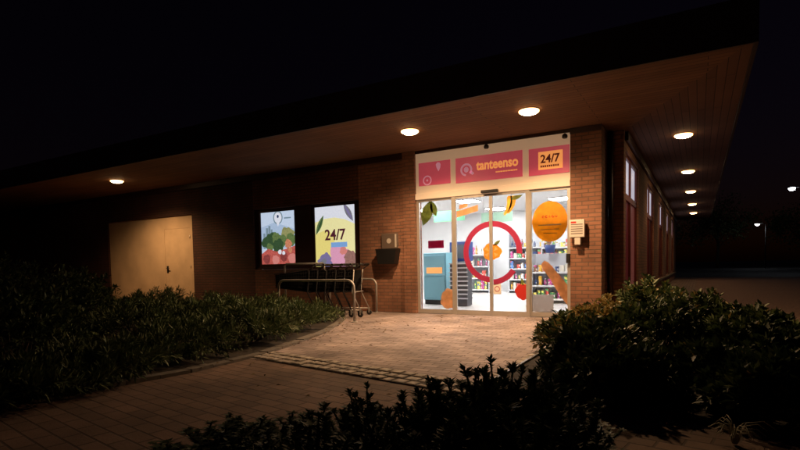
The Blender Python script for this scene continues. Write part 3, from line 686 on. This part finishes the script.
def trolley():
    t = thing('shopping_trolley', 'x', 'trolley', (0, 0, 0), 0, 'nested shopping trolleys')
    mb = MB()    # wire basket: handle end at +x
    def P_(u, v, w):   # u along (0 back .. 1 front), v across -1..1, w height 0..1
        x = -.02 - .78*u; hw = (.27 - .07*u)*(.86+.14*w); zb = .50 + .10*u
        zt = .98 - .10*u
        return (x, v*hw, zb + (zt-zb)*w)
    for w in [0, .17, .34, .5, .67, .84, 1]:
        mb.tube([P_(0, -1, w), P_(1, -1, w), P_(1, 1, w), P_(0, 1, w)], .004 if w < 1 else .008, 5)
    for i in range(15):
        u = i/14
        mb.tube([P_(u, -1, 1), P_(u, -1, 0), P_(u, 1, 0), P_(u, 1, 1)], .003, 5)
    for j in range(9):
        v = -1+j/4; mb.tube([P_(0, v, 0), P_(1, v, 0), P_(1, v, 1)], .003, 5)
    for v in (-1, 1): mb.poly([P_(.02, v*.985, .03), P_(.98, v*.985, .03), P_(.98, v*.985, .93), P_(.02, v*.985, .93)])
    mb.poly([P_(.98, -.97, .03), P_(.98, .97, .03), P_(.98, .97, .93), P_(.98, -.97, .93)])
    mb.build('wire_basket', M['cartdark'], t)
    MB().tube([(.12, -.27, 1.05), (.12, .27, 1.05)], .026, 12).tube([(.12, -.27, 1.04), (0, -.26, .95)], .010, 8).tube([(.12, .27, 1.04), (0, .26, .95)], .010, 8).build('handle', M['blackpl'], t)
    f = MB()
    for s_ in (-1, 1): f.tube([(.0, .26*s_, .95), (-.05, .26*s_, .5), (.12, .27*s_, .14)], .013, 8).tube([(.12, .27*s_, .14), (-.72, .17*s_, .16)], .013, 8)
    f.tube([(-.72, -.17, .16), (-.72, .17, .16)], .011, 8).tube([(.0, -.26, .50), (.0, .26, .50)], .011, 8).build('frame', M['steel'], t)
    for (x, y) in [(.12, -.27), (.12, .27), (-.72, -.17), (-.72, .17)]:
        w = MB().lathe([(.03, -.014), (.055, -.012), (.055, .012), (.03, .014)], (x, y, .056), 16, 'Y').build('wheel', M['blackpl'], t)
        MB().box(x-.012, x+.012, y-.022, y-.017, .05, .14).box(x-.012, x+.012, y+.017, y+.022, .05, .14).box(x-.02, x+.02, y-.022, y+.022, .141, .15).build('fork', M['steel'], w)
    return t
tr0 = trolley()
lbs = ['shopping trolley at the right end of the nested row, its frame and wheels showing', 'second shopping trolley from the right in the nested row', 'third shopping trolley from the right in the nested row',
       'fourth shopping trolley from the right in the nested row', 'fifth shopping trolley from the right in the nested row', 'last shopping trolley at the left end of the nested row']
for i in range(6):
    o = tr0 if i == 0 else copy_tree(tr0)
    if i:
        for ch in o.children:
            if ch.name.startswith('frame'):
                if i == 1: shaded_frame = ch.data.copy(); shaded_frame.materials.clear(); shaded_frame.materials.append(M['cartdark'])  # frames behind the first are darkened: weaker lamp light put into the colour
                ch.data = shaded_frame
    o['label'] = lbs[i]; o.location = (-4.50-.185*i, -.98-.055*i, 0); o.rotation_euler = (0, 0, R(16+(i % 3)-1))

# ---------------------------------------------------------------- far street lamps
def street_lamp(x, y, h, label, arm=-1):
    t = thing('street_lamp', label, 'street lamp', (x, y, 0), 0, 'far street lamps')
    MB().tube([(0, 0, -.02), (0, 0, h*.5), (0, 0, h-.05)], .08, 10, r2=.05).build('pole', M['fascia'], t)
    MB().tube([(0, 0, h-.1), (arm*.3, 0, h+.02), (arm*.8, 0, h+.05)], .035, 8).build('arm', M['fascia'], t)
    MB().box(arm*.8-.24, arm*.8+.24, -.14, .14, h, h+.10, bev=.03).build('lamp_head', M['fascia'], t)
    MB().lathe([(.20, -.002), (.20, -.05), (.16, -.14), (.06, -.18)], (arm*.8, 0, h), 20).build('lamp_lens', M['street'], t)
    l = bpy.data.lights.new('lamp_light', 'POINT'); l.energy = 9; l.color = (.85, .92, 1); l.shadow_soft_size = .15
    o = bpy.data.objects.new('lamp_light', l); COL.objects.link(o); o.parent = t; o.location = (arm*.8, 0, h-.4)
M['street'] = emit_mat('street_lens', (.85, .92, 1), 40)
street_lamp(7.08+.8, 36.03, 6, 'white street lamp at the right edge of the photo, the higher of the two')
street_lamp(7.15+.8, 62, 5.05, 'white street lamp farther away and lower, left of the other')

# ---------------------------------------------------------------- vegetation
def leaf_mesh(name, pos, dirs, nrm, ln, wd, mats, mi=None, fold=.25):
    """pos, dirs, nrm: n x 3 arrays; each leaf is two folded triangles pairs"""
    n = len(pos); side = np.cross(dirs, nrm); side /= (np.linalg.norm(side, axis=1, keepdims=True)+1e-9)
    up_ = np.cross(side, dirs)
    ln = ln[:, None]; wd = wd[:, None]
    base = pos; tip = pos + dirs*ln; mid = pos + dirs*ln*.45
    L_ = mid + side*wd*.5 + up_*wd*fold; R_ = mid - side*wd*.5 + up_*wd*fold
    co = np.stack([base, L_, tip, R_], 1).reshape(-1, 3)
    idx = np.arange(n)*4
    faces = np.stack([idx, idx+1, idx+2, idx, idx+2, idx+3], 1).reshape(-1, 3)
    me = bpy.data.meshes.new(name); me.vertices.add(len(co)); me.vertices.foreach_set('co', co.ravel())
    me.loops.add(faces.size); me.loops.foreach_set('vertex_index', faces.ravel())
    me.polygons.add(len(faces)); me.polygons.foreach_set('loop_start', np.arange(len(faces))*3)
    try: me.polygons.foreach_set('loop_total', np.full(len(faces), 3))
    except Exception: pass
    for m_ in mats: me.materials.append(m_)
    if mi is not None: me.polygons.foreach_set('material_index', np.repeat(mi, 2))
    me.update(calc_edges=True); me.validate()
    return me
LG = [mat('leaf_dark', (.045, .075, .026), .6, trans=.15, var=.3, scale=9), mat('leaf_mid', (.14, .18, .065), .55, trans=.15, var=.3, scale=9), mat('leaf_yellow', (.38, .28, .10), .6, trans=.15, var=.3, scale=9),
      mat('needle_green', (.085, .125, .045), .6, trans=.1, var=.3, scale=9), mat('needle_pale', (.17, .21, .09), .6, trans=.1, var=.3, scale=9)]
BARK = mat('bark', (.05, .032, .02), .9, bump=.5, var=.2, scale=20)
def nv(a): return a/(np.linalg.norm(a, axis=1, keepdims=True)+1e-9)
def shrub_parts(seed, rx, ry, h, n_br, per, ln, wd, kind, mats, probs, droop=0.0):
    """branching shrub: main branches out from the base, twigs carry leaves in whorls"""
    rg = np.random.RandomState(seed); mb = MB()
    P_, D_, Nn, S_ = [], [], [], []
    for b in range(n_br):
        a = rg.uniform(0, 2*np.pi); e = rg.uniform(.05, 1)**.7
        rr_ = np.sqrt(1-e*e) if kind != 'flat' else rg.uniform(.3, 1)
        if kind == 'flat': e = rg.uniform(.35, 1)*(1-.75*rr_**2)+.1
        jit = rg.uniform(.82, 1.12)
        tip = np.array([rx*rr_*np.cos(a)*jit, ry*rr_*np.sin(a)*jit, h*max(e, .12)*jit])
        b0 = np.array([rx*.15*np.cos(a), ry*.15*np.sin(a), 0]); mid = b0*.5 + tip*.5 + np.array([0, 0, h*(.12)]) + rg.normal(0, .03, 3)
        pts = [b0, mid, tip]
        if b < 26: mb.tube([tuple(p) for p in pts], .010, 5, r2=.003, caps=False)
        for k in range(per):
            t = rg.uniform(.35, 1)**.6
            p = (1-t)**2*b0 + 2*t*(1-t)*mid + t*t*tip
            ax = nv(((tip-mid)*t + (mid-b0)*(1-t))[None])[0]
            off = rg.normal(0, 1, 3); off = off - ax*off.dot(ax); off /= np.linalg.norm(off)+1e-9
            spread = .10*(1.25-t) if kind != 'flat' else .05
            pp = p + off*rg.uniform(0, spread)
            d = ax*rg.uniform(.2, .9) + off*rg.uniform(.4, 1) + np.array([0, 0, rg.uniform(-.1, .5)-droop])
            P_.append(pp); D_.append(d); Nn.append(rg.normal(0, .35, 3)+np.array([0, 0, 1])); S_.append(rg.uniform(.65, 1.25))
    P_, D_, Nn, S_ = map(np.array, (P_, D_, Nn, S_)); P_[:, 2] = np.maximum(P_[:, 2], .02)
    me = leaf_mesh('foliage', P_, nv(D_), nv(Nn), ln*S_, wd*S_, mats, rg.choice(len(mats), len(P_), p=probs))
    return mb, me
def shrub(name, label, cat, loc, group, seed, *a, rz=0):
    mb, me = shrub_parts(seed, *a)
    t = thing(name, label, cat, loc, rz, group)
    mb.build('branches', BARK, t)
    o = bpy.data.objects.new('foliage', me); COL.objects.link(o); o.parent = t
    return t

# left bed: spreading juniper like shrubs along the kerb
specs = [(-4.85, -2.25, .80, .70, .38), (-4.25, -3.35, .80, .75, .44), (-3.85, -4.55, .85, .85, .48), (-5.9, -2.3, 1.0, .8, .50), (-5.7, -3.7, 1.0, .9, .56), (-7.2, -2.4, 1.1, .9, .52),
         (-7.1, -3.9, 1.0, .9, .62), (-8.8, -2.6, 1.1, .9, .60), (-3.75, -5.75, .85, .8, .42), (-3.45, -6.85, .85, .75, .36), (-3.35, -7.75, .85, .8, .30), (-3.25, -8.45, .8, .6, .24), (-5.4, -5.2, 1.0, .9, .56), (-8.6, -4.2, 1.1, .9, .62)]
jl_ = ['low spreading juniper at the kerb nearest the trolleys', 'spreading juniper second along the kerb from the trolleys', 'spreading juniper bulging over the kerb by the sett band', 'juniper directly in front of the trolley rails',
      'juniper in the middle of the left bed', 'juniper below the left picture window', 'dark juniper left of the middle of the bed', 'juniper in front of the pale wall', 'dark low juniper beside the outer path', 'dark juniper behind the outer path shrub', 'dark juniper in shade in front of the pale wall', 'dark juniper at the lower left of the photo', 'dark juniper in the bottom left corner of the photo', 'lowest dark juniper nearest the bottom left corner']
jl = jl_[:9] + jl_[11:14] + jl_[9:11]
for i, (x, y, rx, ry, h) in enumerate(specs):
    shrub('juniper_shrub', jl[i], 'shrub', (x, y, .02), 'spreading junipers in the left bed', 40+i, rx, ry, h, 95, 58, .085, .019, 'flat', [LG[3], LG[4], LG[0]], [.55, .3, .15], rz=i*1.3)
# left tall dark shrubs
for i, (x, y, rx, ry, h, lb) in enumerate([(-6.9, -5.3, .9, .8, 1.02, 'dark leafy bush in front of the pale wall left end'), (-6.2, -6.3, .9, .8, 1.05, 'tall dark bush near the left edge of the photo'),
        (-8.6, -5.6, 1.1, 1, 1.3, 'tall dark bush behind the left edge bush'), (-4.9, -6.9, .9, .8, .75, 'dark bush low at the left edge'), (-8.0, -4.6, .55, .5, .98, 'narrow dark bush cut out against the pale wall')]):
    shrub('leafy_bush', lb, 'bush', (x, y, .02), 'dark bushes at the left', 60+i, rx, ry, h, 110, 34, .075, .034, 'dome', [LG[0], LG[1]], [.7, .3], rz=i)
# right bed: broad leaved shrubs
rspecs = [(.42, -2.75, .52, .5, .50, [.1, .15, .75], 'yellowish variegated shrub at the front left corner of the right bed'),
          (.30, -3.75, .42, .5, .40, [.5, .3, .2], 'small shrub at the kerb in front of the variegated one'),
          (.85, -1.75, .62, .5, .72, [.45, .5, .05], 'glossy green shrub against the brick pillar'),
          (1.40, -2.4, .58, .6, .60, [.5, .45, .05], 'glossy green shrub in the middle of the right bed'),
          (1.1, -3.7, .6, .6, .56, [.7, .28, .02], 'dark shrub behind the kerb corner of the right bed'),
          (1.95, -2.9, .5, .5, .46, [.6, .38, .02], 'shrub right of the middle of the right bed'),
          (1.85, -4.0, .55, .6, .42, [.8, .18, .02], 'dark shrub in shade at the front of the right bed'),
          (.75, -4.7, .5, .5, .42, [.8, .18, .02], 'low dark shrub over the sett band'),
          (1.5, -5.1, .5, .45, .34, [.8, .18, .02], 'lowest dark shrub in front of the right bed'),
          (.72, -5.2, .40, .42, .44, [.85, .14, .01], 'dark shrub at the kerb corner beside the tallest foreground shoots'),
          (.95, -5.55, .45, .38, .36, [.85, .14, .01], 'low dark shrub spilling over the near edge of the right bed'),
          (1.9, -5.55, .5, .40, .34, [.85, .14, .01], 'dark shrub at the near edge of the right bed below the taller ones'),
          (2.4, -5.0, .5, .45, .30, [.85, .14, .01], 'dark shrub at the near right end of the right bed'),
          (2.1, -1.7, .5, .5, .36, [.6, .35, .05], 'shrub beside the side path')]
for i, (x, y, rx, ry, h, pr_, lb) in enumerate(rspecs):
    shrub('broadleaf_shrub', lb, 'shrub', (x, y, .02), 'broad leaved shrubs in the right bed', 80+i, rx, ry, h, 95, 36, .078, .042, 'dome', [LG[0], LG[1], LG[2]], pr_, rz=i*.7)

# foreground upright shrubs, seen as a dark silhouette
def upright(seed, h, n, spread):
    rg = np.random.RandomState(seed); mb = MB(); P_, D_, Nn, S_ = [], [], [], []
    for s_ in range(n):
        a = rg.uniform(0, 6.28); r_ = spread*np.sqrt(rg.uniform(0, 1)); bx, by = r_*np.cos(a), r_*np.sin(a)
        hh = h*(1.0 if s_ == 0 else rg.uniform(.45, .93)); lean = rg.normal(0, .045, 2)
        if s_ == 0: bx, by = bx*.2, by*.2
        tip = np.array([bx+lean[0], by+lean[1], hh]); base = np.array([bx*.7, by*.7, 0])
        mb.tube([tuple(base), tuple(base*.4+tip*.6), tuple(tip)], .006, 5, r2=.003, caps=False)
        k = int(230*hh/.4); head = rg.uniform(.85, .93); big = rg.uniform(.8, 1.35)
        for j in range(k):
            t = .02 + .98*(j/k); p = base + (tip-base)*t; az = j*2.4 + rg.uniform(-.4, .4)
            if t > head: fl, sz = rg.uniform(.5, 1.7), 1.15*big
            elif t > head-.13: fl, sz = .55, .55
            else: fl, sz = rg.uniform(.7, 1.3), .95*big
            d = np.array([np.cos(az)*fl, np.sin(az)*fl, .8+rg.uniform(-.25, .25)])
            P_.append(p); D_.append(d); Nn.append(np.array([-np.cos(az), -np.sin(az), .6])+rg.normal(0, .25, 3)); S_.append(rg.uniform(.7, 1.2)*sz)
    P_, D_, Nn, S_ = map(np.array, (P_, D_, Nn, S_))
    me = leaf_mesh('foliage', P_, nv(D_), nv(Nn), .036*S_, .015*S_, [LG[0], LG[3]], rg.choice(2, len(P_), p=[.9, .1]))
    return mb, me
fgm = []
for v in range(7):
    fgm.append(upright(200+v, .40, 15, .15))
FG = []   # (screen-independent) positions on the near bed, height scale
fgspec = [(-0.01, -7.38, 0.85), (0.29, -7.23, 0.9), (0.46, -7.14, 1.08), (0.6, -7.07, 1.24), (0.81, -6.96, 1.11), (-0.9, -7.86, 0.08), (-0.79, -7.81, 0.19), (-0.74, -7.7, 0.37), (-0.53, -7.72, 0.44), (-0.58, -7.55, 0.36), (-0.52, -7.44, 0.32), (-0.26, -7.58, 0.58), (-0.18, -7.51, 0.63), (-0.21, -7.31, 0.48), (-0.11, -7.29, 0.53), (0.08, -7.39, 0.61), (0.12, -7.27, 0.49), (0.27, -7.31, 0.75), (0.37, -7.25, 0.72), (0.37, -7.03, 0.8), (0.48, -7.02, 1.02), (0.61, -7.06, 1.11), (0.71, -7.05, 0.8), (0.78, -6.92, 0.92), (0.9, -6.99, 0.81), (0.97, -6.92, 0.49), (1.03, -6.76, 0.29), (-0.58, -8.03, 0.35), (-0.43, -8.0, 0.27), (-0.14, -8.06, 0.54), (-0.11, -7.93, 0.62), (0.06, -7.9, 0.78), (0.08, -7.68, 0.52), (0.27, -7.67, 0.8), (0.4, -7.61, 0.57), (0.54, -7.53, 0.8), (0.63, -7.41, 1.05), (0.81, -7.57, 0.96), (0.91, -7.51, 1.11), (0.98, -7.27, 0.7), (1.12, -7.26, 0.43)]
protos = []
for v, (mb, me) in enumerate(fgm):
    t = thing('upright_shrub', 'x', 'shrub', (0, 0, 0), 0, 'upright shrubs along the bottom edge'); mb.build('stems', BARK, t)
    o = bpy.data.objects.new('foliage', me); COL.objects.link(o); o.parent = t; protos.append(t)
usedp = set()
for i, (x, y, s_) in enumerate(fgspec):
    v = i % 7
    o = protos[v] if v not in usedp else copy_tree(protos[v]); usedp.add(v)
    o.location = (x, y, .03); o.rotation_euler = (0, 0, i*1.7); w_ = .85 + .5*((i*37) % 11)/11; o.scale = (w_, w_, s_)
    o['label'] = ('upright needle-leaved shrub silhouetted in the dark at the bottom left of the photo' if x < -.7 else
                  ('upright needle-leaved shrub silhouetted along the bottom centre of the photo' if x < .2 else 'taller upright needle-leaved shrub silhouetted right of the bottom centre'))
# fallen leaves along the kerbs and on the paving
rg = np.random.RandomState(11); n = 230; t_ = rg.uniform(0, 1, n)
px_ = np.where(rg.uniform(0, 1, n) < .5, -4.3+1.5*t_+np.abs(rg.normal(0, .35, n)), rg.uniform(-3.6, -.2, n)); py_ = np.where(px_ < -3.0, -1.6-3.6*t_, rg.uniform(-6.6, -.4, n))
fl_me = leaf_mesh('fallen_leaves', np.stack([px_, py_, np.full(n, .022)], 1), nv(np.stack([rg.normal(0, 1, n), rg.normal(0, 1, n), rg.normal(0, .1, n)], 1)), nv(np.stack([rg.normal(0, .2, n), rg.normal(0, .2, n), np.ones(n)], 1)),
                  rg.uniform(.03, .06, n), rg.uniform(.02, .035, n), [mat('dead_leaf', (.12, .065, .025), .8), mat('dead_leaf_pale', (.2, .14, .06), .8)], rg.choice(2, n))
o = bpy.data.objects.new('fallen_leaves', fl_me); COL.objects.link(o); structure(o, 'stuff'); tag(o, 'scattered dead leaves along the kerb and on the paving', 'leaves')
# grass tuft at bottom right
t = thing('grass_tuft', 'small tuft of pale arching grass blades at the bottom right corner', 'grass tuft', (1.66, -6.28, .0))
mb = MB()
for k in range(46):
    a = rs.uniform(0, 6.28); l_ = rs.uniform(.07, .15)
    d = Vector((math.cos(a), math.sin(a), 0)); pts = [d*.01, d*l_*.35+Vector((0, 0, l_*.8)), d*l_*.9+Vector((0, 0, l_*.9)), d*l_*1.3+Vector((0, 0, l_*.6))]
    mb.tube([tuple(p) for p in pts], .004, 4, r2=.001, caps=False)
mb.build('blades', mat('dry_grass', (.34, .32, .20), .6), t)

# trees far behind, barely readable against the night sky
def tree(x, y, h, rad, seed, label):
    t = thing('tree', label, 'tree', (x, y, -.02), 0, 'dark trees beyond the car park'); rg = np.random.RandomState(seed)
    mb = MB().tube([(0, 0, 0), (.1, 0, h*.3), (0, .1, h*.6)], .22, 8, r2=.08)
    for k in range(7):
        a = k*.9; mb.tube([(0, 0, h*(.28+.04*k)), (rad*.4*math.cos(a), rad*.4*math.sin(a), h*(.5+.04*k)), (rad*.8*math.cos(a), rad*.8*math.sin(a), h*(.6+.05*k))], .07, 6, r2=.02)
    mb.build('trunk', BARK, t)
    n = 3600; cl = nv(rg.normal(0, 1, (26, 3)))*rg.uniform(.3, 1, (26, 1))*np.array([rad, rad, h*.33])
    pos = cl[rg.randint(0, 26, n)] + rg.normal(0, 1, (n, 3))*rad*.17 + np.array([0, 0, h*.66])
    me = leaf_mesh('crown', pos, nv(rg.normal(0, 1, (n, 3))), nv(rg.normal(0, 1, (n, 3))), rg.uniform(.2, .4, n), rg.uniform(.12, .25, n), [LG[0], LG[1]], rg.choice(2, n))
    o = bpy.data.objects.new('crown', me); COL.objects.link(o); o.parent = t
for i, (x, y, h, rad, lb) in enumerate([(3.5, 70, 9, 4, 'dark tree beyond the end of the side facade'), (13, 74, 8, 4, 'dark tree behind the far street lamps'), (22, 60, 9, 4.5, 'dark tree at the far right of the car park'),
        (-4, 62, 8, 4, 'dark tree hidden low behind the roof end')]):
    tree(x, y, h, rad, 300+i, lb)
